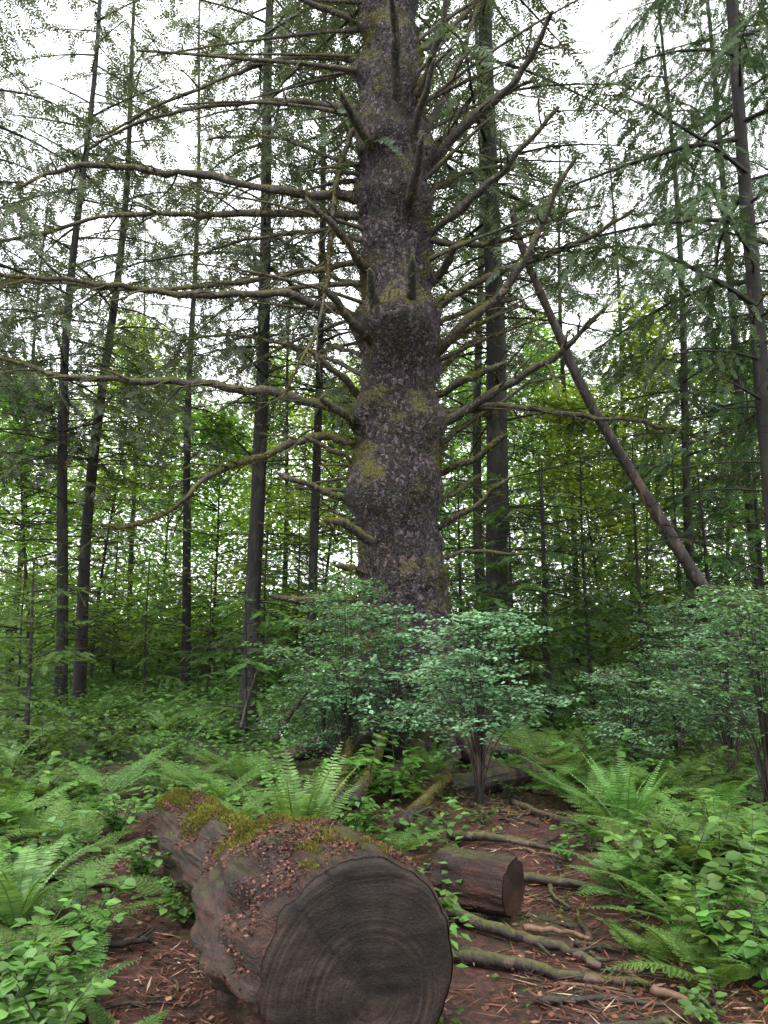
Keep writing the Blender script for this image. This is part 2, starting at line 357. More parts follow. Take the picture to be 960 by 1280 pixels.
B=[ # (sighted polyline, end offset toward(-)/away(+), base radius, moss)
([(455,248),(370,240),(270,222),(180,212),(100,205),(20,235)],-1.0,.075,1.2),
([(455,270),(350,266),(250,270),(150,268),(70,288),(-20,305)],.6,.06,.9),
([(460,325),(380,340),(280,354),(150,362),(60,352),(-30,360)],1.0,.05,.8),
([(460,405),(400,380),(330,368),(200,365),(100,352),(-10,343)],-1.4,.075,1.0),
([(455,525),(380,500),(300,487),(200,475),(100,475),(40,458),(-30,440)],-.8,.075,.9),
([(455,560),(400,545),(330,570),(270,588),(230,622),(180,655),(120,656)],-.9,.06,2.0),
([(440,165),(420,240),(412,310),(405,380),(382,440),(348,497)],-1.2,.045,1.3),
([(455,635),(400,612),(342,592)],-.8,.055,1.0),
([(475,688),(440,660),(405,648)],-1.0,.07,1.2),
([(455,752),(400,750),(338,745)],-.7,.06,1.8),
([(460,718),(440,712),(415,708)],-.8,.05,.8),
([(468,432),(440,400),(402,358)],-1.2,.07,.3),
([(458,505),(430,475),(395,445)],-.9,.06,.3),
([(462,345),(430,300),(382,247)],-1.3,.065,.3),
([(455,545),(430,520),(402,498)],-1.1,.06,.4),
([(468,195),(445,150),(425,112)],-1.1,.075,.4),
([(458,138),(380,128),(280,130),(180,150),(112,188)],.8,.06,.7),
([(458,78),(380,70),(300,90),(200,132),(120,172)],1.2,.055,.7),
([(460,30),(400,8),(330,-20),(260,-30)],-.6,.055,.5),
([(458,590),(420,565),(380,545)],-.6,.04,.4),
([(470,455),(440,440),(415,432)],.4,.04,.4),
([(462,370),(435,352),(412,345)],.3,.045,.3),
([(478,428),(470,385),(464,338)],-1.1,.10,.1),
([(508,420),(514,372),(515,315)],-1.2,.105,.05),
([(508,268),(519,220),(529,165)],-1.2,.10,.1),
([(498,140),(495,60),(489,-12)],-1.4,.085,.05),
([(512,180),(528,130),(544,74)],-1.1,.08,.1),
([(535,205),(590,150),(640,105),(670,60),(692,18)],-1.5,.09,1.8),
([(535,188),(585,150),(625,118),(665,98)],-.7,.055,1.4),
([(540,290),(600,240),(650,190),(698,132)],-1.2,.075,1.4),
([(540,388),(600,350),(680,320),(740,295),(792,264)],-.9,.065,1.0),
([(540,442),(590,400),(640,350),(672,290),(695,240),(722,193)],-1.5,.075,.7),
([(540,495),(590,470),(632,454)],-.8,.06,1.6),
([(545,532),(610,495),(680,455),(720,420),(762,383)],-1.2,.075,.9),
([(545,517),(640,508),(730,520),(820,531),(912,558)],-.5,.055,1.4),
([(548,592),(600,570),(632,543)],-.9,.05,1.0),
([(550,658),(600,628),(637,598)],-.9,.045,.5),
([(540,300),(600,306),(650,298),(700,270),(750,255)],.8,.05,.6),
([(532,165),(565,100),(590,30),(605,-40)],.5,.06,.3),
([(525,110),(548,50),(560,-20)],-.9,.06,.3),
([(542,352),(560,325),(568,308)],-.6,.07,.3),
([(545,555),(600,520),(660,482),(705,468)],.3,.045,1.0),
([(530,245),(580,215),(640,210)],.9,.045,.6),
([(542,405),(590,385),(650,372)],.9,.045,.6),
([(545,470),(570,440),(600,420)],1.0,.04,.6),
([(548,625),(575,610),(600,590)],.8,.04,.4),
([(548,700),(590,690),(650,695)],.6,.035,.6),
([(530,60),(580,20),(630,-30)],.7,.05,.3),
([(460,215),(400,190),(330,170),(260,175)],1.1,.045,.5),
([(458,300),(390,290),(310,300),(240,320)],1.4,.045,.5),
([(456,470),(390,440),(300,420),(220,425)],1.4,.04,.5),
]
G=Geo();nth=96;V=[]
zs=np.concatenate([np.linspace(-.1,12.2,440),np.linspace(12.4,tp[-1][0].z,40)])
kn=[]
for pl,dy,r,ms in B:
    z=at(pl[0][0],pl[0][1],TY).z
    d=at(pl[-1][0],pl[-1][1],TY+dy)-at(pl[0][0],pl[0][1],TY)
    a=math.atan2(d.y*(2.2 if abs(pl[-1][0]-pl[0][0])<70 else 1),d.x);kn.append((z-.06,a,r))
kn+=[(at(0,620,TY).z,math.radians(-115),.26),(at(0,425,TY).z,math.radians(-110),.19),(at(0,400,TY).z,math.radians(-70),.16),(at(0,180,TY).z,math.radians(-130),.17),(at(0,250,TY).z,math.radians(-85),.16),(at(0,545,TY).z,math.radians(-60),.14),(at(0,520,TY).z,math.radians(-140),.14)]
rng=random.Random(19);EX=[]
for k in range(38):
    side=rng.random()<.55;z=rng.uniform(2.3,11.8) if side else rng.uniform(5,11.8)
    a=math.radians(rng.uniform(150,215) if side else rng.uniform(-42,30));c,r=trunk_at(z);L=rng.choice((rng.uniform(.5,1.3),rng.uniform(1.4,3.4)))
    EX.append((z,a,L,rng.uniform(.028,.05),(rng.uniform(-.1,.25) if side else rng.uniform(.45,1.0))));kn.append((z,a,.05))
WH=[at(0,v,TY).z for v in (620,525,415,255,195,100)]
for z in zs:
    c,r=trunk_at(z);act=[(kz,ka,kr) for kz,ka,kr in kn if abs(z-kz)<(.12+kr*1.3)*2.5]
    wh=sum(.045*math.exp(-((z-w0)/.22)**2) for w0 in WH)
    for j in range(nth):
        th=2*math.pi*j/nth;rr=r+wh*(1+.8*math.sin(th*3+z))
        fl=max(0,1-(z+.1)/2.2)**2;rr*=1+fl*.35*max(0,math.cos(th*5+1.2)+.3*math.cos(th*3))
        q=Vector((c.x+r*math.cos(th),c.y+r*math.sin(th),z))
        rr+=.11*mn.noise(q*1.4)+.05*mn.noise(Vector((q.x*5,q.y*5,q.z*2.6)))+.03*mn.noise(Vector((q.x*13,q.y*13,q.z*7)))+.017*mn.noise(q*30)
        for kz,ka,kr in act:
            dz=(z-kz)/(.12+kr*1.3)
            da=(th-ka+math.pi)%(2*math.pi)-math.pi
            rr+=kr*1.4*math.exp(-dz*dz-(da*r/(.12+kr*1.1))**2)
        V.append((c.x+rr*math.cos(th),c.y+rr*math.sin(th),z))
Q=[(i*nth+j,i*nth+(j+1)%nth,(i+1)*nth+(j+1)%nth,(i+1)*nth+j) for i in range(len(zs)-1) for j in range(nth)]
G.add(V,Q,0,True)
rng=random.Random(5);O=[];D=[];U=[];Sc=[];O2=[];D2=[];U2=[];S2=[]
for i in range(48000):
    z=rng.uniform(.3,12);th=rng.uniform(-math.pi-.3,0.3)
    iz=min(int((z+.1)/12.3*439),438);jj=int((th%(2*math.pi))/(2*math.pi)*nth)%nth
    p=Vector(V[iz*nth+jj]);p+=Vector((rng.uniform(-.012,.012),rng.uniform(-.012,.012),rng.uniform(-.015,.015)));n=Vector((math.cos(th),math.sin(th),0))
    ns=mn.noise(Vector((p.x*1.6,p.y*1.6,z*1.1)))+.3*mn.noise(Vector((p.x*6,p.y*6,z*6)))
    bm=max([math.exp(-((z-kz-.10)/(.2))**2-(((th-ka+math.pi)%(2*math.pi)-math.pi)/.5)**2)*(1 if kr>.055 else 0) for kz,ka,kr in kn])
    if ns>.28 or (bm>.5 and rng.random()<.6):
        s=rng.uniform(.018,.04);O.append(tuple(p+n*(.0+.03*bm*rng.random())));D.append((n.x+rng.gauss(0,.5),n.y+rng.gauss(0,.5),rng.uniform(-.6,.6)));U.append((rng.gauss(0,1),rng.gauss(0,1),rng.gauss(0,1)));Sc.append((s*1.5,s,s))
    elif rng.random()<.6:
        s=rng.uniform(.015,.042);O2.append(tuple(p+n*.004));D2.append((n.x*.5+rng.gauss(0,.3),n.y*.5+rng.gauss(0,.3),-1 if rng.random()<.5 else 1));U2.append(tuple(n));S2.append((s*.6,s*1.1,s))
inst(G,MT_V,MT_F,O,D,U,Sc,1);inst(G,SL_V,SL_F,O2,D2,U2,S2,0)
me=G.mesh('spruce_trunk',[M_BARK,M_MOSS],off=tuple(TB))
big=top('spruce_tree',None,TB,'huge old spruce with scaly purple-brown trunk and dead mossy limbs','tree')
child('trunk',me,big,'thick scaly purple-brown trunk with moss patches')
rng=random.Random(11)
def limb(pth,R,ms,short,bi,label=None,ntd=2.8):
    m=len(pth);G=Geo();tube(G,pth,R,9,0,.42,True,bi)
    total=sum((pth[i+1]-pth[i]).length for i in range(m-1))
    for k in range(int(total*(ntd if not short else 1.0))):
        i=rng.randint(int(m*.3),m-2);p=pth[i];d=(pth[i+1]-p).normalized()
        sd=d.cross(Vector((0,0,1))).normalized()*rng.choice((-1,1))
        L=rng.uniform(.2,1.1)*(1 if not short else .4);dr=(d*rng.uniform(.3,.9)+sd*rng.uniform(.3,.9)+Vector((0,0,rng.uniform(-.6,.4)))).normalized()
        tpth=[p+dr*(L*t)+Vector((rng.gauss(0,.018),rng.gauss(0,.018),-.15*L*t*t+rng.gauss(0,.018)))*(t>0) for t in (0,.25,.5,.75,1)]
        rr=min(R[i]*.5,.018);TR=[rr,rr*.8,rr*.65,rr*.5,.003]
        tube(G,tpth,TR,5,0);tufts(G,tpth,TR,45*ms,1,rng,(.015,.035))
        if L>.5:
            for q in (2,3):
                e=tpth[q]+Vector((rng.uniform(-.2,.2),rng.uniform(-.2,.2),rng.uniform(-.2,.1)));tube(G,[tpth[q],tpth[q].lerp(e,.5)+Vector((0,0,.02)),e],[.006,.005,.002],4,0)
    tufts(G,pth,R,300*ms,1,rng,(.02,.06),.25)
    child('branch',G.mesh('spruce_branch',[M_BRANCH,M_MOSS],off=tuple(TB)),big,label)
for bi,(pl,dy,r,ms) in enumerate(B):
    r*=1.18
    n=len(pl);pts=[]
    for i,(u,v) in enumerate(pl):
        t=i/(n-1);pts.append(at(u,v,TY+dy*t-(.35 if dy<0 and abs(pl[0][0]-497)<30 else 0)))
    c,rr=trunk_at(pts[0].z);root=c.lerp(pts[0],.45);root.z=pts[0].z-.05
    pth=smooth_path([root]+pts,6)
    for i in range(2,len(pth)):
        s=.028*min(1,i/8);pth[i]=pth[i]+Vector((mn.noise(pth[i]*2.3),mn.noise(pth[i]*2.3+Vector((9,0,0))),mn.noise(pth[i]*2.7+Vector((0,7,0)))))*s*1.6+Vector((0,0,.03*mn.noise(pth[i]*7)))
    m=len(pth);short=n<=3;stub=ms<=.1
    R=[max(.014,r*((1.35 if i<5 else 1.0)*(1-((.6 if stub else .45) if short else .74)*(i/(m-1))**.9))) for i in range(m)]
    if short: R[-1]*=.3;R[-2]*=.7
    limb(pth,R,ms,short,bi,'broken-off dead branch stub' if (short and ms<.5) else ('moss-covered dead branch' if ms>=1.2 else None))
for bi,(z,a,L,r,up) in enumerate(EX):
    c,rr=trunk_at(z);d=Vector((math.cos(a),math.sin(a),up));sg=Vector((-math.sin(a),math.cos(a),0))*rng.uniform(-.15,.15)
    c=Vector((c.x,c.y,z))
    pth=[c+d*(rr*.5)]+[c+d*(rr*.8+L*t)+sg*L*t*t+Vector((0,0,-.12*L*t*t)) for t in np.linspace(0.02,1,12)]
    R=[max(.008,r*(1.5 if i<2 else 1)*(1-.7*i/12)) for i in range(13)]
    limb(pth,R,rng.choice((.2,.4,.8)),L<1.3,bi+100,None,2.0)
for k,(a,L,r) in enumerate([(-2.2,2.2,.22),(-1.75,2.4,.2),(-1.2,2.0,.2),(-.7,2.1,.2),(-.2,1.8,.2),(-2.8,1.9,.2)]):
    pts=[]
    for t in np.linspace(0,1,9):
        s=.55+L*t;x=TB.x+math.cos(a+.25*math.sin(t*3+k))*s;y=TY+math.sin(a+.25*math.sin(t*3+k))*s
        pts.append(Vector((x,y,gz(x,y)+.25*(1-t)**2+.03-.08*t)))
    G=Geo();R=[r*(1-.75*t) for t in np.linspace(0,1,9)];tube(G,smooth_path(pts,3),np.interp(np.linspace(0,1,25),np.linspace(0,1,9),R),10,0,.25)
    tufts(G,pts,R,300,1,rng,(.02,.045),0)
    child('root',G.mesh('spruce_root',[M_DEAD,M_MOSS],off=tuple(TB)),big)
# ---------- conifer foliage ----------
def boughs(G,rng,specs,tmpls,m_leaf,m_wood,droop=.5,dens=1.0,slen=.3,clim=.1):
    OO=[[],[],[]];DD=[[],[],[]];UU=[[],[],[]];SS=[[],[],[]]
    for (p0,a,L) in specs:
        dx=Vector((math.cos(a),math.sin(a),0));sd=Vector((-dx.y,dx.x,0));up=rng.uniform(-.05,.25)+clim;dr=rng.uniform(.7,1.3)*droop*.25
        f=lambda s:p0+dx*s+Vector((0,0,up*s-dr*s*s/max(L,1)*1.3))+sd*(.06*math.sin(s*2+a))
        path=[f(L*t) for t in (0,.2,.4,.6,.8,1)];r0=.008+.008*L
        tube(G,path,[r0,r0*.85,r0*.65,r0*.5,r0*.3,.003],4,m_wood,cap=False)
        s=.15*L+.1
        while s<L:
            tl=min(1.0,.38*(L-s)+.18)*rng.uniform(.6,1.15)
            for sg in (-1,1):
                if rng.random()<.12: continue
                d=(dx*rng.uniform(.4,.8)+sd*sg*rng.uniform(.6,1)+Vector((0,0,-droop*rng.uniform(.3,1.1)))).normalized()
                q=0.0;b0=f(s)
                while q<tl:
                    k=rng.randint(0,2);OO[k].append(tuple(b0+d*q+Vector((0,0,-droop*.3*q*q))));dd=d+Vector((rng.gauss(0,.25),rng.gauss(0,.25),rng.gauss(0,.15)-droop*.6*q))
                    DD[k].append(tuple(dd));UU[k].append((rng.gauss(0,.5),rng.gauss(0,.5),1));l=slen*rng.uniform(.7,1.35);SS[k].append((l,l,l));q+=slen*.62/dens
            s+=rng.uniform(.12,.22)/dens
        k=0;OO[k].append(tuple(path[-2]));DD[k].append(tuple(path[-1]-path[-2]));UU[k].append((0,0,1));SS[k].append((slen*1.5,)*3)
    for k in range(3): inst(G,tmpls[k][0],tmpls[k][1],OO[k],DD[k],UU[k],SS[k],m_leaf)
def conifer(seed,H,r0,cb,L0,droop,dead,mleaf,tm,sp=.2,dens=.9,slen=.32,deadL=2.2,pw=.75,skip=.12):
    rng=random.Random(seed);G=Geo();bx=rng.uniform(-.018,.018);by=rng.uniform(-.015,.015)
    c=lambda z:Vector((bx*z+.10*math.sin(z*.4+seed),by*z+.05*math.cos(z*.4),z))
    zz=np.concatenate([[-.3,0,.3,.8],np.linspace(1.5,H,26)])
    tube(G,[c(z) for z in zz],[r0*(1.35 if z<=0 else (1.18 if z<.5 else 1))*(1-.9*max(z,0)/H)+.01 for z in zz],12,0,.12,True,seed)
    for i in range(dead):
        z=rng.uniform(.9,cb+3);a=rng.uniform(0,6.28);L=rng.uniform(.5,1)*deadL*(.6+.4*min(1,z/5));d=Vector((math.cos(a),math.sin(a),rng.uniform(-.15,.3)))
        sdv=Vector((-d.y,d.x,0));wv=rng.uniform(-.2,.2);dp=rng.uniform(.05,.35)
        P=[c(z)+d*(L*t)+sdv*(wv*math.sin(t*3))+Vector((0,0,-dp*L*t*t)) for t in (0,.2,.4,.6,.8,1)];r=rng.uniform(.010,.022)
        R=[r,r*.85,r*.7,r*.5,r*.35,.003];tube(G,P,R,4,0,cap=False)
        for k in range(rng.randint(3,8)):
            t=rng.uniform(.3,.95);p=P[0].lerp(P[5],t)+Vector((0,0,dp*L*t*(1-t)));e=(d*rng.uniform(.2,.8)+sdv*rng.choice((-1,1))*rng.uniform(.4,1)+Vector((0,0,rng.uniform(-.5,.3))))*rng.uniform(.2,.9)
            tube(G,[p,p+e*.5+Vector((0,0,.03)),p+e],[.006,.005,.002],3,0,cap=False)
        tufts(G,P,R,26*rng.random()**1.5*2,1,rng,(.03,.07),.5)
    tr=G.mesh('conifer_trunk',[M_TRUNKB,M_MOSS])
    G=Geo();specs=[];z=cb;a=rng.uniform(0,6.28)
    while z<H-.2:
        a+=2.4+rng.uniform(-.4,.4);L=L0*((1-(z-cb)/(H-cb))**pw)*rng.uniform(.45,1.15)+.25
        if z-cb<1.5: L*=rng.uniform(.4,1)
        if rng.random()>skip: specs.append((c(z),a,L))
        z+=sp*rng.uniform(.6,1.4)*(1 if z<16 else 1.8)
    boughs(G,rng,specs,tm,0,1,droop,dens,slen)
    cr=G.mesh('conifer_crown',[mleaf,M_TRUNKB])
    return tr,cr
G=Geo();rng=random.Random(15);specs=[]
for k in range(44):
    z=rng.uniform(9.0,17);a=math.radians(rng.choice((rng.uniform(0,70),rng.uniform(100,200),rng.uniform(100,200))));c,r=trunk_at(z);specs.append((c,a,rng.uniform(2.2,4.4)))
boughs(G,rng,specs,SPR,0,1,1.0,.75,.42,.05);child('crown',G.mesh('spruce_crown',[M_SPR,M_BRANCH],off=tuple(TB)),big,'grey-green drooping needle boughs')
SPA=[conifer(31,23,.115,6.0,3.0,1.3,70,M_SPR,SPR,.22,.78,.44,pw=.6,skip=.16),conifer(32,25,.14,6.8,3.3,1.4,80,M_SPR,SPR,.24,.78,.44,pw=.6,skip=.16),conifer(33,20,.085,4.8,2.8,1.2,55,M_SPR,SPR,.22,.78,.42,pw=.6,skip=.16)]
HEM=[conifer(41,18,.10,1.8,2.9,.85,14,M_HEM,SPRH,.23,.88,.36,pw=.6,skip=.12),conifer(42,22,.11,4.4,3.6,1.2,30,M_HEM,SPRH,.23,1.0,.29,pw=.6,skip=.12)]
SAP=[conifer(51,4.2,.045,.35,1.5,.35,0,M_HEM,SPRF,.12,1.0,.28),conifer(52,3.0,.035,.25,1.3,.35,0,M_CED,SPRF,.12,1.0,.26),conifer(53,7.0,.06,.4,2.3,.5,4,M_CED,SPRH,.15,.9,.36,pw=.8)]
def alder(seed,H,nl):
    rng=random.Random(seed);G=Geo();C=Geo();O=[];D=[];U=[];Sc=[]
    c=lambda z:Vector((.35*math.sin(z*.3+seed),.2*math.cos(z*.3),z))
    zz=np.linspace(-.2,H,20);tube(G,[c(z) for z in zz],[.06*(1-.85*max(0,z)/H) for z in zz],9,0,.1)
    per=nl//70
    for i in range(70):
        z=rng.uniform(.8,H);a=rng.uniform(0,6.28);L=rng.uniform(.8,3.4)*(1.15-z/H);d=Vector((math.cos(a),math.sin(a),rng.uniform(.1,.7)))
        P=[c(z)+d*(L*t)+Vector((0,0,-.15*L*t*t)) for t in (0,.35,.7,1)];tube(G,P,[.025,.018,.010,.004],5,0,cap=False)
        for k in range(per):
            t=rng.uniform(.35,1.1);p=P[0].lerp(P[-1],t)+Vector((rng.gauss(0,.42),rng.gauss(0,.42),rng.gauss(0,.18)));O.append(tuple(p))
            b=rng.uniform(0,6.28);D.append((math.cos(b),math.sin(b),rng.uniform(-.6,.2)));U.append((rng.gauss(0,.4),rng.gauss(0,.4),1));s=rng.uniform(.11,.20);Sc.append((s*1.1,s,s))
    inst(C,LEAF_V,LEAF_F,O,D,U,Sc,0)
    return G.mesh('alder_trunk',[M_TRUNKB]),C.mesh('alder_crown',[M_ALD])
ALD=[alder(61,12,11000),alder(62,8,9000)]
def tree(name,pair,x,y,label,cat,group,rot,sc,tilt=(0,0)):
    z=gz(x,y)-.03
    e=top(name,None,(x,y,z),label,cat,group,rot,sc,tilt=tilt);child('trunk',pair[0],e);child('crown',pair[1],e);return e
rng=random.Random(3)
LS='tall spruce with slender dark trunk and bare mossy lower branches'
LH='dark green hemlock with drooping needle boughs'
LA='slim alder with bright green leaves'
placed=[(TB.x,TY)]
for u,y,k,s in [(312,15.5,1,(1.1,1.1,1.0)),(95,19,0,(1.2,1.2,.95)),(64,17.5,2,(1.4,1.4,1.05)),(388,16,2,1.1),(228,24,1,.95),(622,14.2,1,(1.5,1.5,1.1)),(605,20,0,1.1),(-80,12.5,0,1.0)]:
    x=gx(u,y);placed.append((x,y));tree('spruce_tree',SPA[k],x,y,LS,'tree','spruces standing in the forest',rng.uniform(0,6.28),s,(rng.uniform(-.012,.012),rng.uniform(-.015,.015)))
for u,y,k,s in [(985,9.8,1,1.0),(880,16.5,0,1.0),(1080,12.5,1,1.1),(720,23,0,1.0),(960,19,1,1.1),(-150,17,1,1),(540,25,0,1.1),(160,30,0,1.0),(350,29,0,1.0),(800,26,0,1.1),(10,27,0,1.0),(640,29,0,1.1)]:
    x=gx(u,y);placed.append((x,y));tree('hemlock_tree',HEM[k],x,y,LH,'tree','hemlocks standing in the forest',rng.uniform(0,6.28),s)
for u,y,k,s in [(260,26,1,1.1),(130,25,0,1.0),(410,25,1,1.2),(820,23,0,1.0),(920,22,1,1.2),(700,28,0,1.1),(20,22,1,1.1),(330,31,0,1.1),(480,31,0,1.1),(600,31,0,1.1),(200,33,0,1.1),(750,21,1,1.0)]:
    x=gx(u,y);placed.append((x,y));tree('alder_tree',ALD[k],x,y,LA,'tree','alders between the conifers',rng.uniform(0,6.28),s)
for u,y,k,s in [(690,13.6,0,1.1),(810,14.5,2,.75),(640,13.4,2,.65),(890,14,0,1.1),(300,12.5,1,.8),(20,11,1,.9),(-30,8.6,1,.8),(180,18,2,.5),(400,13,0,.7),(440,16,2,.6),(740,15.5,2,.75),(960,14,2,.9),(575,15,2,.7),(330,22,2,.6),(90,23,2,.6),(680,20,2,.9),(260,19,2,.45),(490,20,2,.9),(860,19,2,.9),(20,17,2,.5),(140,26,2,.8),(230,27,2,.8),(370,24,2,.8)]:
    x=gx(u,y);tree('conifer_sapling',SAP[k],x,y,'young conifer with feathery green boughs to the ground' ,'sapling','young conifers in the undergrowth',rng.uniform(0,6.28),s)
rng=random.Random(9)
for nm,mt,nc,yr,hm,lab in (('distant_conifer_wood',M_FARC,420,(34,52),15,'far-off dark green conifer wood behind the trunks'),('distant_leafy_wood',M_ALD,300,(32,50),12,'far-off bright green leafy wood behind the trunks'),('distant_thicket',M_FARC,260,(26,46),1.8,'low green thicket under the far trees')):
    G=Geo();O=[];D=[];U=[];Sc=[]
    for cidx in range(nc):
        y=rng.uniform(*yr);x=rng.uniform(-.66,.66)*y;zc=hm*rng.random()**1.4
        for k in range(110):
            O.append((x+rng.gauss(0,1.3),y+rng.gauss(0,1.2),gz(x,y)+max(0,zc+rng.gauss(0,.8)+.4)));D.append((rng.gauss(0,1),rng.gauss(0,1),rng.gauss(0,.5)));U.append((rng.gauss(0,.5),rng.gauss(0,.5)-.3,1));s=rng.uniform(.2,.42);Sc.append((s,s,s))
    inst(G,LEAF_V,LEAF_F,O,D,U,Sc)
    o=link(bpy.data.objects.new(nm,G.mesh(nm,[mt])));o['kind']='stuff';o['label']=lab;o['category']='forest'
# ---------- leaning dead trunk ----------
pts=[at(990,940,12.4),at(950,850,12.4),at(906,780,12.3),at(852,692,12.2),(at(792,595,12.1)),at(733,495,12.0),at(692,403,11.9),at(657,322,11.8),at(640,262,11.7)]
pts[0].z=gz(pts[0].x,12.4)-.1
G=Geo();P=smooth_path(pts,5);R=[.118-.07*i/(len(P)-1) for i in range(len(P))];tube(G,P,R,12,0,.25)
rng=random.Random(8)
for k in range(16):
    i=rng.randint(4,len(P)-3);d=Vector((rng.uniform(-1,1),rng.uniform(-1,1),rng.uniform(-.3,.6)));L=rng.uniform(.15,.9);tube(G,[P[i],P[i]+d*L*.5,P[i]+d*L+Vector((0,0,-.1*L))],[.02,.014,.004],5,0)
tufts(G,P,R,60,1,rng,(.02,.04))
lo=P[0];top('leaning_dead_trunk',G.mesh('leaning_trunk',[M_DEAD,M_MOSS],off=tuple(lo)),lo,'thin reddish dead trunk leaning against other trees','dead tree')
# ---------- ferns ----------
def frond_path(L,a,e0,curl,n=22):
    p=Vector((0,0,0));P=[p.copy()];T=[]
    for i in range(n):
        t=i/n;e=e0-curl*t**1.2;d=Vector((math.cos(a)*math.cos(e),math.sin(a)*math.cos(e),math.sin(e)));p=p+d*(L/n);P.append(p.copy());T.append(d)
    T.append(T[-1]);return P,T
PIN_V=np.array([[-.05,0,0],[.06,0,0],[.075,.35,.0],[-.075,.35,.0],[.055,.7,-.02],[-.055,.7,-.02],[.008,1,-.06],[-.008,1,-.06]],float);PIN_Q=np.array([[0,1,2,3],[3,2,4,5],[5,4,6,7]])
def bipin():
    V=[];F=[];n=9
    for i in range(n):
        t=(i+.3)/n
        for s in (-1,1):
            L=.19*(1-t)**.7+.03;k=len(V);w=.052
            p=np.array([0,t,0]);d=np.array([s*.92,.4,-.1]);q=np.array([-.4*s,.92,0])
            V+=[list(p-q*w*.6),list(p+d*L*.5-q*w),list(p+d*L),list(p+d*L*.5+q*w)];F.append([k,k+1,k+2,k+3])
    k=len(V);V+=[[-.008,0,0],[.008,0,0],[.002,1,0],[-.002,1,0]];F.append([k,k+1,k+2,k+3])
    return np.array(V),np.array(F)
BIP=bipin()
def fern(seed,kind,nf,L0,erange=None,curlr=None):
    rng=random.Random(seed);G=Geo();O=[];D=[];U=[];Sc=[]
    er=erange or ((58,82) if kind=='sword' else (24,55));cu=curlr or ((45,85) if kind=='sword' else (28,62))
    for f in range(nf):
        a=2*math.pi*f/nf+rng.uniform(-.35,.35);L=L0*rng.uniform(.65,1.15)
        P,T=frond_path(L,a,math.radians(rng.uniform(*er)),math.radians(rng.uniform(*cu)));n=len(P)-1
        tube(G,[P[i] for i in range(0,n+1,3)],[.0045*(1-.8*i/n)+.001 for i in range(0,n+1,3)],4,0,cap=False)
        side=Vector((-math.sin(a),math.cos(a),0));tw=rng.uniform(-.3,.3)
        npn=32 if kind=='sword' else 17
        for j in range(npn):
            t=(.10 if kind=='sword' else .22)+(.9 if kind=='sword' else .78)*j/npn
            fi=t*n;i=min(int(fi),n-1);p=P[i].lerp(P[i+1],fi-i);tg=T[i];nrm=side.cross(tg)*-1
            nrm=-nrm if nrm.z<0 else nrm
            if kind=='sword': pl=.115*L*min(1,(t)/.25)**.5*(1-max(0,(t-.45))/.6)**.8
            else: pl=.30*L*min(1,((t-.12)/.2))**.6*(1-t)**.8+.012
            for s in (-1,1):
                sv=(side*s*math.cos(tw*s)+nrm*.12*s*tw)
                d=sv*rng.uniform(.85,1)+tg*(.25 if kind=='sword' else .38)+Vector((0,0,-.08+rng.gauss(0,.05)))
                O.append(tuple(p));D.append(tuple(d));U.append(tuple(nrm));Sc.append((pl*(1.7 if kind=='sword' else 1.1),pl,pl))
    if kind=='sword': inst(G,PIN_V,PIN_Q,O,D,U,Sc)
    else: inst(G,BIP[0],BIP[1],O,D,U,Sc)
    return G.mesh(kind+'_fern',[M_SWORD if kind=='sword' else M_FERN])
SW=[fern(71,'sword',19,.78,(58,86),(15,45)),fern(72,'sword',11,.7)]
LAD=[fern(73,'lady',9,.9),fern(74,'lady',7,.75),fern(75,'lady',11,1.0),fern(76,'lady',5,.6)]
LSW='upright sword fern with long narrow serrated fronds'
LLF='light green lady fern with lacy arching fronds'
rng=random.Random(21)
def putf(name,me,x,y,lab,cat,grp,s,dz=0): return top(name,me,(x,y,gz(x,y)+dz),lab,cat,grp,rng.uniform(0,6.28),s,tilt=(rng.uniform(-.12,.12),rng.uniform(-.12,.12)))
for u,v_y,k,s in [(372,5.9,0,1.12),(785,6.6,0,.9),(540,9.2,1,.9)]:
    x=gx(u,v_y);putf('sword_fern',SW[k],x,v_y,LSW,'fern','sword ferns on the forest floor',s)
for u,y,k,s in [(500,6.4,3,1.0),(60,4.8,0,.75),(20,4.1,1,.8),(110,6.2,1,.8),(75,3.9,3,.8),(235,5.3,3,.9),(700,8.8,2,.85),(760,8.4,0,.9),(830,8.0,2,.9),(890,7.2,0,.95),(940,6.2,2,.9),(840,6.4,1,.9),(900,5.2,1,.8),(800,4.5,3,.75),(850,4.3,3,.8),(950,4.5,0,.7),(690,9.6,2,.9),(150,3.6,3,.6),(270,8.2,2,.9),(220,8.8,0,.95),(130,8.3,2,.9),(60,8.0,2,.9),(310,9.3,0,1.0),(0,7,2,1.0),(20,3.3,1,.6),(770,7.4,0,.95),(735,7.9,2,.8),(790,5.3,0,.7),(300,7.2,1,.8),(865,4.8,0,.75),(930,5.5,0,.85),(760,6.3,1,.8),(820,5.6,2,.7),(900,4.1,1,.7)]:
    x=gx(u,y);putf('lady_fern',LAD[k],x,y,LLF,'fern','lady ferns on the forest floor',s)
n=0;tries=0
while n<110 and tries<5000:
    tries+=1
    y=4.2+17*rng.random()**1.1;x=rng.uniform(-.58,.58)*(y+.5)
    if brown(x,y) or (abs(x-.2)<1.6 and 8.5<y<12.5): continue
    if y<6.5 and abs(x)<1.9 or (y<8.6 and abs(x)<1.1): continue
    n+=1
    if rng.random()<.2: putf('sword_fern',rng.choice(SW),x,y,LSW,'fern','sword ferns on the forest floor',rng.uniform(.7,1.0))
    else: putf('lady_fern',rng.choice(LAD),x,y,LLF,'fern','lady ferns on the forest floor',rng.uniform(.65,1.05))
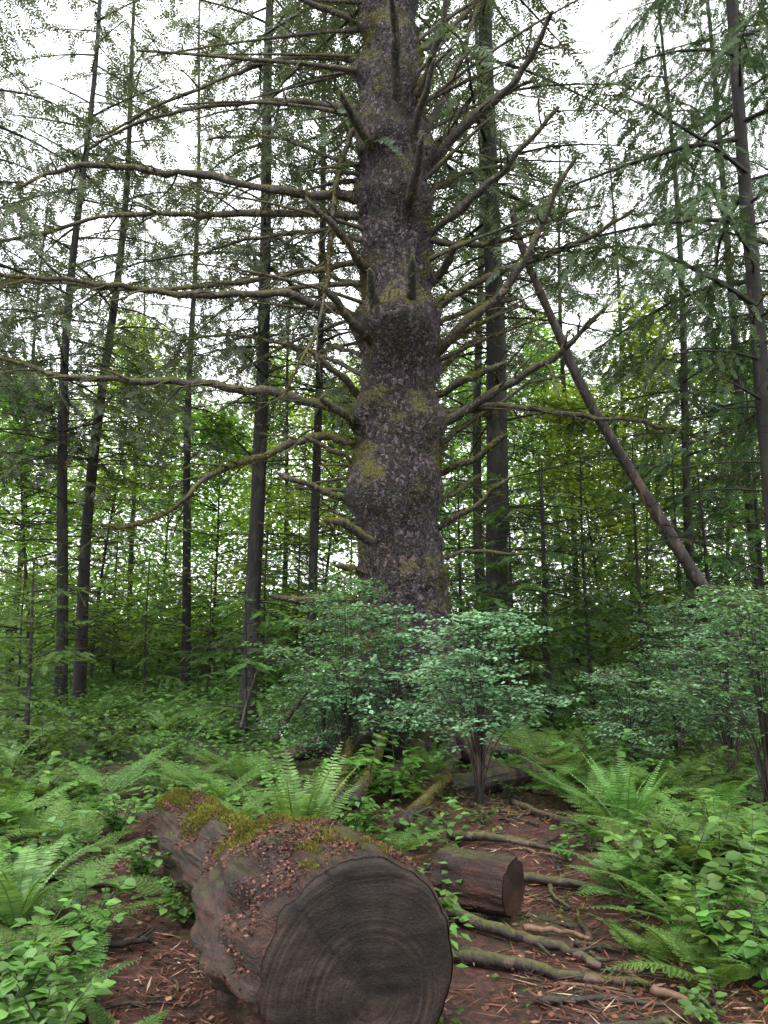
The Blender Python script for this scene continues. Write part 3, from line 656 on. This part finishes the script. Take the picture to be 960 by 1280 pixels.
# ---------- broadleaf plants ----------
def salal(seed,ns,H,lsz,mat):
    rng=random.Random(seed);G=Geo();Lf=Geo();O=[];D=[];U=[];Sc=[]
    for s in range(ns):
        a=rng.uniform(0,6.28);L=H*rng.uniform(.6,1.2);e=math.radians(rng.uniform(40,82));P,T=frond_path(L,a,e,math.radians(rng.uniform(20,60)),8)
        tube(G,P,[.004]*7+[.002]*2,4,0,cap=False)
        for i in range(2,9):
            for q in range(2 if i<8 else 3):
                b=a+rng.choice((-1,1))*rng.uniform(.5,1.4);p=P[i];O.append(tuple(p));D.append((math.cos(b),math.sin(b),rng.uniform(-.35,.35)));U.append((rng.gauss(0,.25),rng.gauss(0,.25),1));z=lsz*rng.uniform(.7,1.25);Sc.append((z*1.25,z,z))
    inst(Lf,LV,LF,O,D,U,Sc,0,True)
    return G.mesh('plant_stem',[M_DEAD]),Lf.mesh('plant_leaves',[mat])
SA=[salal(81,13,.60,.11,M_SALAL),salal(82,9,.42,.082,M_SALAL),salal(83,5,.25,.055,M_SALAL)]
def putplant(pair,x,y,s,name='broadleaf_plant',lab='low leafy plant with glossy oval green leaves',grp='leafy plants on the forest floor',cat='plant',dz=0):
    e=top(name,None,(x,y,gz(x,y)+dz),lab,cat,grp,rng.uniform(0,6.28),s);child('stem',pair[0],e);child('foliage',pair[1],e);return e
for u,y,k,s in [(900,5.6,0,1.0),(860,5.2,0,.9),(940,5.0,0,1.0),(890,4.4,1,1.0),(820,5.6,1,1),(950,4.2,0,.8),(740,6.2,2,1.1),(715,6.0,2,.9),(30,3.9,0,.7),(60,3.4,1,.9),(5,3.5,0,.7),(110,4.6,1,.9),(180,5.6,1,.8),(230,4.9,1,.7),(40,5.6,0,.8),(150,6.6,1,1),(560,8,2,1),(526,4.75,2,1.2),(90,3.05,2,.9),(600,7,2,.9),(900,3.7,2,1),(640,8.6,2,1),(200,7.2,1,.9)]:
    putplant(SA[k],gx(u,y),y,s)
n=0
while n<44:
    y=4+12*rng.random();x=rng.uniform(-.58,.58)*(y+.5)
    if brown(x,y) or (abs(x-.2)<1.5 and 8.5<y<12) or (y<6 and abs(x)<1.7): continue
    n+=1;putplant(rng.choice(SA[:2]),x,y,rng.uniform(.7,1.2))
# ---------- huckleberry shrubs ----------
def shrub(seed,H,R,nst,nl,mat,bare=.25):
    rng=random.Random(seed);G=Geo();Lf=Geo();O=[];D=[];U=[];Sc=[];tips=[]
    for s in range(nst):
        a=2.4*s+rng.uniform(-.5,.5);h=H*rng.uniform(bare+.1,1.0)*rng.choice((1,1,1,1.12));rad=R*rng.uniform(.15,1.15)*math.sqrt(max(.06,1.08-((h/H-.38)/.62)**2*.95))
        e=Vector((math.cos(a)*rad,math.sin(a)*rad,h));mid=Vector((e.x*.35,e.y*.35,h*.62))
        P=smooth_path([Vector((rng.gauss(0,.03),rng.gauss(0,.03),-.03)),Vector((e.x*.12,e.y*.12,h*.3)),mid,e,e+Vector((e.x*.35,e.y*.35,.02))],4)
        tube(G,P,[.010*(1-.85*i/(len(P)-1)) for i in range(len(P))],5,0,cap=False)
        for i in range(len(P)//2+1,len(P)):
            for q in range(2):
                b=a+rng.uniform(-1.5,1.5);L=rng.uniform(.16,.42);d=Vector((math.cos(b),math.sin(b),rng.uniform(-.1,.35)));tips.append((P[i],d,L))
                tube(G,[P[i],P[i]+d*L*.5,P[i]+d*L+Vector((0,0,-.03))],[.004,.003,.0015],3,0,cap=False)
    per=max(2,nl//len(tips))
    for p,d,L in tips:
        sd=Vector((-d.y,d.x,0))
        for k in range(per):
            t=rng.uniform(.1,1.2);q=p+d*(L*t)+sd*rng.gauss(0,.06*(1.25-t))+Vector((0,0,rng.gauss(0,.01)-.03*t))
            b=rng.uniform(0,6.28);O.append(tuple(q));D.append((math.cos(b),math.sin(b),rng.uniform(-.5,.2)));U.append((rng.gauss(0,.3),rng.gauss(0,.3)-.35,1));z=rng.uniform(.036,.062);Sc.append((z*1.2,z,z))
    inst(Lf,LEAF_V,LEAF_F,O,D,U,Sc)
    return G.mesh('shrub_stems',[M_DEAD]),Lf.mesh('shrub_foliage',[mat])
HU=[shrub(91,1.8,.54,32,5800,M_HUCK,.25),shrub(92,1.45,.56,26,4600,M_HUCK,.2),shrub(93,2.1,.66,34,6400,M_HUCK,.25)]
for u,y,k,s in [(600,8.0,0,1.0),(432,9.2,2,.95),(500,9.6,1,1.25),(405,9.6,1,.75),(850,10.8,2,.9),(915,9.3,2,.9),(965,7.4,0,1.1),(790,10.2,1,.85)]:
    putplant(HU[k],gx(u,y),y,s,'huckleberry_shrub','leafy huckleberry shrub with tiers of small blue-green leaves','huckleberry shrubs','shrub')
# ---------- main sawn log ----------
A=Vector((-.08,3.22,.375));Bp=Vector((-1.68,6.75,.17));ax=(Bp-A);LL=ax.length;axn=ax.normalized()
sx=axn.cross(Vector((0,0,1))).normalized();sz=sx.cross(axn).normalized()
def logr(th,s):
    r=np.interp(s,[0,.4,.9,1.25,1.40,1.52,2.4,LL],[.395,.405,.395,.375,.33,.262,.272,.24])
    g=min(1,.3+s*1.3)
    q=Vector((math.cos(th)*1.6,math.sin(th)*1.6,s*.9))
    r+=.04*mn.noise(q)*g+.04*mn.noise(Vector((math.cos(th)*4,math.sin(th)*4,s*1.5)))*g
    r+=.02*mn.noise(Vector((math.cos(th)*12,math.sin(th)*12,s*2.0)))*g+.006*mn.noise(Vector((math.cos(th)*30,math.sin(th)*30,s*5)))
    fl=max(0,-math.cos(th))*math.exp(-((s-.45)/.4)**2)
    r+=.09*fl*(abs(mn.noise(Vector((th*2.6,s*3.0,2))))*2)-.015*fl
    stp=1.0+.35*mn.noise(Vector((th*2,0,0)))
    if math.sin(th)>-.1 and s<stp: r+=.02*min(1,(stp-s)/.03)*min(1,s/.05)
    r-=.03*max(0,math.sin(th))*min(1,s/1.1)
    r+=.03*math.exp(-((s-1.95)/.12)**2)+.02*math.exp(-((s-2.7)/.1)**2)
    return r
nt_,ns_=132,190
V=[]
for i in range(ns_+1):
    s=LL*i/ns_
    for j in range(nt_):
        th=2*math.pi*j/nt_;r=logr(th,s)
        if i==0: r*=.985
        V.append((math.cos(th)*r,s,math.sin(th)*r))
Q=[(i*nt_+j,(i+1)*nt_+j,(i+1)*nt_+(j+1)%nt_,i*nt_+(j+1)%nt_) for i in range(ns_) for j in range(nt_)]
V.append((0,LL,0));c=len(V)-1;T=[(ns_*nt_+j,c,ns_*nt_+(j+1)%nt_) for j in range(nt_)]
G=Geo();G.addq(V,Q,T,0,True)
logmat=Matrix((( sx.x,axn.x,sz.x),(sx.y,axn.y,sz.y),(sx.z,axn.z,sz.z)))
lg=top('fallen_log',None,A,'large sawn log with red-brown bark and mossy top lying in ferns','log')
lg.rotation_euler=logmat.to_euler()
child('log_body',G.mesh('log_body',[M_LOGB]),lg,'weathered red-brown bark trunk section')
rng=random.Random(4);O=[];D=[];U=[];Sc=[];O2=[];D2=[];U2=[];S2=[]
for i in range(64000):
    s=rng.uniform(.02,LL);th=rng.gauss(math.pi/2,.8);r=logr(th,s)
    m=mn.noise(Vector((math.cos(th)*1.6,s*1.5,5)))+.5*mn.noise(Vector((math.cos(th)*6,s*6,5)))-.42*abs(th-math.pi/2)+(.22 if s>1.5 else -.16)+(.36*math.exp(-((s-1.15)/.16)**2))
    n=Vector((math.cos(th),0,math.sin(th)));p=n*r+Vector((0,s,0))
    if m>.0:
        z=rng.uniform(.008,.022);O.append(tuple(p+n*rng.uniform(0,.010)));D.append((n.x+rng.gauss(0,.7),rng.gauss(0,.7),n.z+rng.gauss(0,.3)));U.append((rng.gauss(0,1),rng.gauss(0,1),rng.gauss(0,1)));Sc.append((z*1.5,z,z))
    if (mn.noise(Vector((math.cos(th)*3,s*3,9)))+.4*math.sin(th)>.28 and m<.1) and rng.random()<.6:
        z=rng.uniform(.005,.018);O2.append(tuple(p+n*.008));D2.append((rng.gauss(0,1),rng.gauss(0,1),rng.gauss(0,.3)));U2.append(tuple(n+Vector((rng.gauss(0,.4),rng.gauss(0,.4),0))));S2.append((z*rng.uniform(.4,1),z*1.4,z))
G=Geo();inst(G,MT_V,MT_F,O,D,U,Sc,0);child('moss',G.mesh('log_moss',[M_MOSS]),lg,'yellow-green moss mat on the log top')
G=Geo();inst(G,SL_V,SL_F,O2,D2,U2,S2,0);child('bark_crumbs',G.mesh('bark_crumbs',[M_FLK]),lg)
V=[];rings=26
for i in range(rings+1):
    f=i/rings
    for j in range(nt_):
        th=2*math.pi*j/nt_;r=logr(th,0)*.985*f
        bev=-.012*max(0,(f-.93)/.07)**2
        V.append((math.cos(th)*r,math.sin(th)*r,.006+bev+.004*mn.noise(Vector((math.cos(th)*r*6,math.sin(th)*r*22,0)))))
Q=[(i*nt_+j,(i+1)*nt_+j,(i+1)*nt_+(j+1)%nt_,i*nt_+(j+1)%nt_) for i in range(1,rings) for j in range(nt_)]
T=[(0,nt_+j,nt_+(j+1)%nt_) for j in range(nt_)]
G=Geo();G.addq(V,Q,T,0,True);en=child('sawn_end',G.mesh('sawn_end',[M_END]),lg,'dark wet sawn face with growth rings and cracks')
en.rotation_euler=(math.pi/2,0,0)
# ---------- small sawn logs ----------
def shortlog(P0,P1,r,label,bm=M_LOGB,em=M_END2,sd=0,name='sawn_log'):
    P0=Vector(P0);P1=Vector(P1);axn=(P1-P0).normalized();L=(P1-P0).length;sx=axn.cross(Vector((0,0,1))).normalized();sz=sx.cross(axn)
    R=lambda th,s:r*(1+.16*mn.noise(Vector((math.cos(th)*1.2+sd,math.sin(th)*1.2,s*2)))+.12*mn.noise(Vector((math.cos(th)*4,math.sin(th)*4+sd,s*1.5)))+.08*mn.noise(Vector((math.cos(th)*12,math.sin(th)*12+sd,s*3))))
    n=72;k=40;V=[(math.cos(2*math.pi*j/n)*R(2*math.pi*j/n,L*i/k),L*i/k,math.sin(2*math.pi*j/n)*R(2*math.pi*j/n,L*i/k)) for i in range(k+1) for j in range(n)]
    Q=[(i*n+j,(i+1)*n+j,(i+1)*n+(j+1)%n,i*n+(j+1)%n) for i in range(k) for j in range(n)]
    V.append((0,L,0));T=[(k*n+j,len(V)-1,k*n+(j+1)%n) for j in range(n)]
    G=Geo();G.addq(V,Q,T,0,True);e=top(name,None,P0,label,'log');e.rotation_euler=Matrix(((sx.x,axn.x,sz.x),(sx.y,axn.y,sz.y),(sx.z,axn.z,sz.z))).to_euler()
    child('log_body',G.mesh('small_log_body',[bm]),e)
    V=[(math.cos(2*math.pi*j/n)*R(2*math.pi*j/n,0)*f,math.sin(2*math.pi*j/n)*R(2*math.pi*j/n,0)*f,.004) for f in (0,.5,.99) for j in range(n)]
    Q=[(i*n+j,(i+1)*n+j,(i+1)*n+(j+1)%n,i*n+(j+1)%n) for i in (1,) for j in range(n)]
    G=Geo();G.addq(V,Q,[(0,n+j,n+(j+1)%n) for j in range(n)],0,True);c=child('sawn_end',G.mesh('small_end',[em]),e);c.rotation_euler=(math.pi/2,0,0)
    return e
shortlog((.76,4.98,.15),(.36,5.25,.16),.155,'short rough red-brown sawn log lying on the needles')
shortlog((.62,8.3,.12),(1.9,9.5,.12),.12,'mossy rotten log lying by the spruce roots',bm=M_DEAD,sd=4)
# ---------- fallen branches and sticks ----------
rng=random.Random(77)
def stick(pts,r,label,mat=M_DEAD,moss=0,side=True,name='fallen_branch'):
    P=smooth_path(pts,5);P=[p+Vector((rng.gauss(0,.006),rng.gauss(0,.006),rng.gauss(0,.004))) for p in P];m=len(P)
    G=Geo();R=[max(.003,r*(1-.55*i/(m-1))) for i in range(m)];tube(G,P,R,8,0,.3,True,rng.random()*9)
    if side:
        for k in range(rng.randint(1,4)):
            i=rng.randint(2,m-3);d=(P[i+1]-P[i]).normalized();s=d.cross(Vector((0,0,1)))*rng.choice((-1,1));e=P[i]+(d*.7+s*.8+Vector((0,0,rng.uniform(0,.3))))*rng.uniform(.06,.25);tube(G,[P[i],P[i].lerp(e,.5),e],[r*.4,r*.3,r*.12],5,0)
    if moss:tufts(G,P,R,moss,1,rng,(.012,.028),0)
    o=P[0];return top(name,G.mesh('stick',[mat,M_MOSS],off=tuple(o)),o,label,'branch','fallen branches on the forest floor')
def gpt(u,v,h=.03):
    ang=math.atan((v-640)/FPX)-PITCH;y=CAMH/math.tan(ang);x=gx(u,y)
    y=(CAMH-gz(x,y))/math.tan(ang);x=gx(u,y);return Vector((x,y,gz(x,y)+h))
LD='dark wet dead branch lying on red needles';LM='mossy dead branch lying on the forest floor';LP='pale splintered piece of wood on the ground'
stick([gpt(560,1152,.05),gpt(640,1180,.05),gpt(700,1195,.04),gpt(752,1215,.03)],.04,LD)
stick([gpt(645,1108,.05),gpt(710,1115,.05),gpt(775,1124,.04)],.035,LD)
stick([gpt(560,1200,.03),gpt(650,1218,.05),gpt(720,1232,.04),gpt(812,1240,.04)],.038,LM,moss=1200)
stick([gpt(815,1243,.03),gpt(860,1258,.03),gpt(905,1276,.03)],.024,LP,M_PALE,0,False)
stick([gpt(655,1165,.03),gpt(700,1170,.03),gpt(742,1178,.02)],.024,LP,M_PALE,0,False)
stick([gpt(90,1192,.05),gpt(140,1192,.05),gpt(190,1186,.04)],.028,LD)
stick([gpt(20,1016,.1),gpt(50,1022,.12),gpt(95,1040,.06)],.035,LD)
stick([gpt(70,1100,.05),gpt(130,1115,.05),gpt(200,1108,.05)],.04,LM,moss=700)
stick([gpt(640,1010,.05),gpt(700,1035,.05),gpt(760,1050,.05)],.035,LD)
stick([gpt(560,1050,.05),gpt(620,1060,.08),gpt(690,1068,.05)],.04,LM,moss=700)
stick([gpt(440,1040,.25),gpt(462,1000,.3),gpt(492,940,.55)],.07,'mossy broken limb propped against the spruce base',moss=1100)
stick([gpt(500,1060,.15),gpt(530,1030,.2),gpt(560,1000,.2)],.06,LM,moss=1100)
stick([gpt(420,1040,.2),gpt(432,1000,.3),gpt(437,950,.45)],.06,'mossy broken limb propped against the spruce base',moss=1100)
stick([at(345,925,9.3),at(365,890,9.6),at(385,860,10)],.04,LD)
stick([gpt(300,960,.5),gpt(315,920,.9),gpt(322,900,1.1)],.02,LD)
for k in range(110):
    y=3.3+6.0*rng.random();x=rng.choice((.17+.16*y+rng.uniform(-.9,.9)*(.3+.08*y),.17+.16*y+rng.uniform(-.9,.9)*(.3+.08*y),rng.uniform(-.45,.5)*y))
    a=rng.uniform(0,6.28);L=rng.uniform(.12,.7);e=(x+math.cos(a)*L,y+math.sin(a)*L);mm=((x+e[0])/2+rng.gauss(0,.04),(y+e[1])/2+rng.gauss(0,.04));r=rng.uniform(.005,.02)
    pale=rng.random()<.18
    stick([Vector((*q,gz(*q)+r*.8+.01)) for q in ((x,y),mm,e)],r,LP if pale else LD,M_PALE if pale else M_DEAD,rng.choice((0,0,200)))
# ---------- camera, light ----------
cam=bpy.data.cameras.new('camera');co=link(bpy.data.objects.new('camera',cam));co.location=(0,0,CAMH);co.rotation_euler=(math.radians(90)+PITCH,0,0)
cam.sensor_fit='VERTICAL';cam.angle=2*math.atan(.64);cam.clip_end=1000;cam.clip_start=.05;S.camera=co
w=bpy.data.worlds.new('World');S.world=w;w.use_nodes=True;nt=w.node_tree;bg=nt.nodes['Background']
sk=N(nt,'ShaderNodeTexSky');sk.sky_type='NISHITA';sk.sun_disc=False;sk.sun_elevation=math.radians(58);sk.sun_rotation=math.radians(200);sk.air_density=1;sk.dust_density=3
hs=N(nt,'ShaderNodeHueSaturation');hs.inputs['Saturation'].default_value=.12;lk(nt,sk.outputs[0],hs.inputs['Color'])
c=mix(nt,.7,hs.outputs[0],(24.0,24.4,24.6));lk(nt,c,bg.inputs[0]);bg.inputs[1].default_value=.15
sl=bpy.data.lights.new('sun','SUN');sl.energy=1.5;sl.angle=math.radians(15);sl.color=(1,.98,.94);so=link(bpy.data.objects.new('sun',sl))
d=Vector((math.sin(math.radians(200))*math.cos(math.radians(58)),math.cos(math.radians(200))*math.cos(math.radians(58)),math.sin(math.radians(58))))
so.rotation_euler=d.to_track_quat('Z','Y').to_euler();so.location=(0,-5,20)
S.view_settings.view_transform='Standard';S.view_settings.look='None';S.view_settings.exposure=0
print('polys',sum(len(m.polygons) for m in bpy.data.meshes))
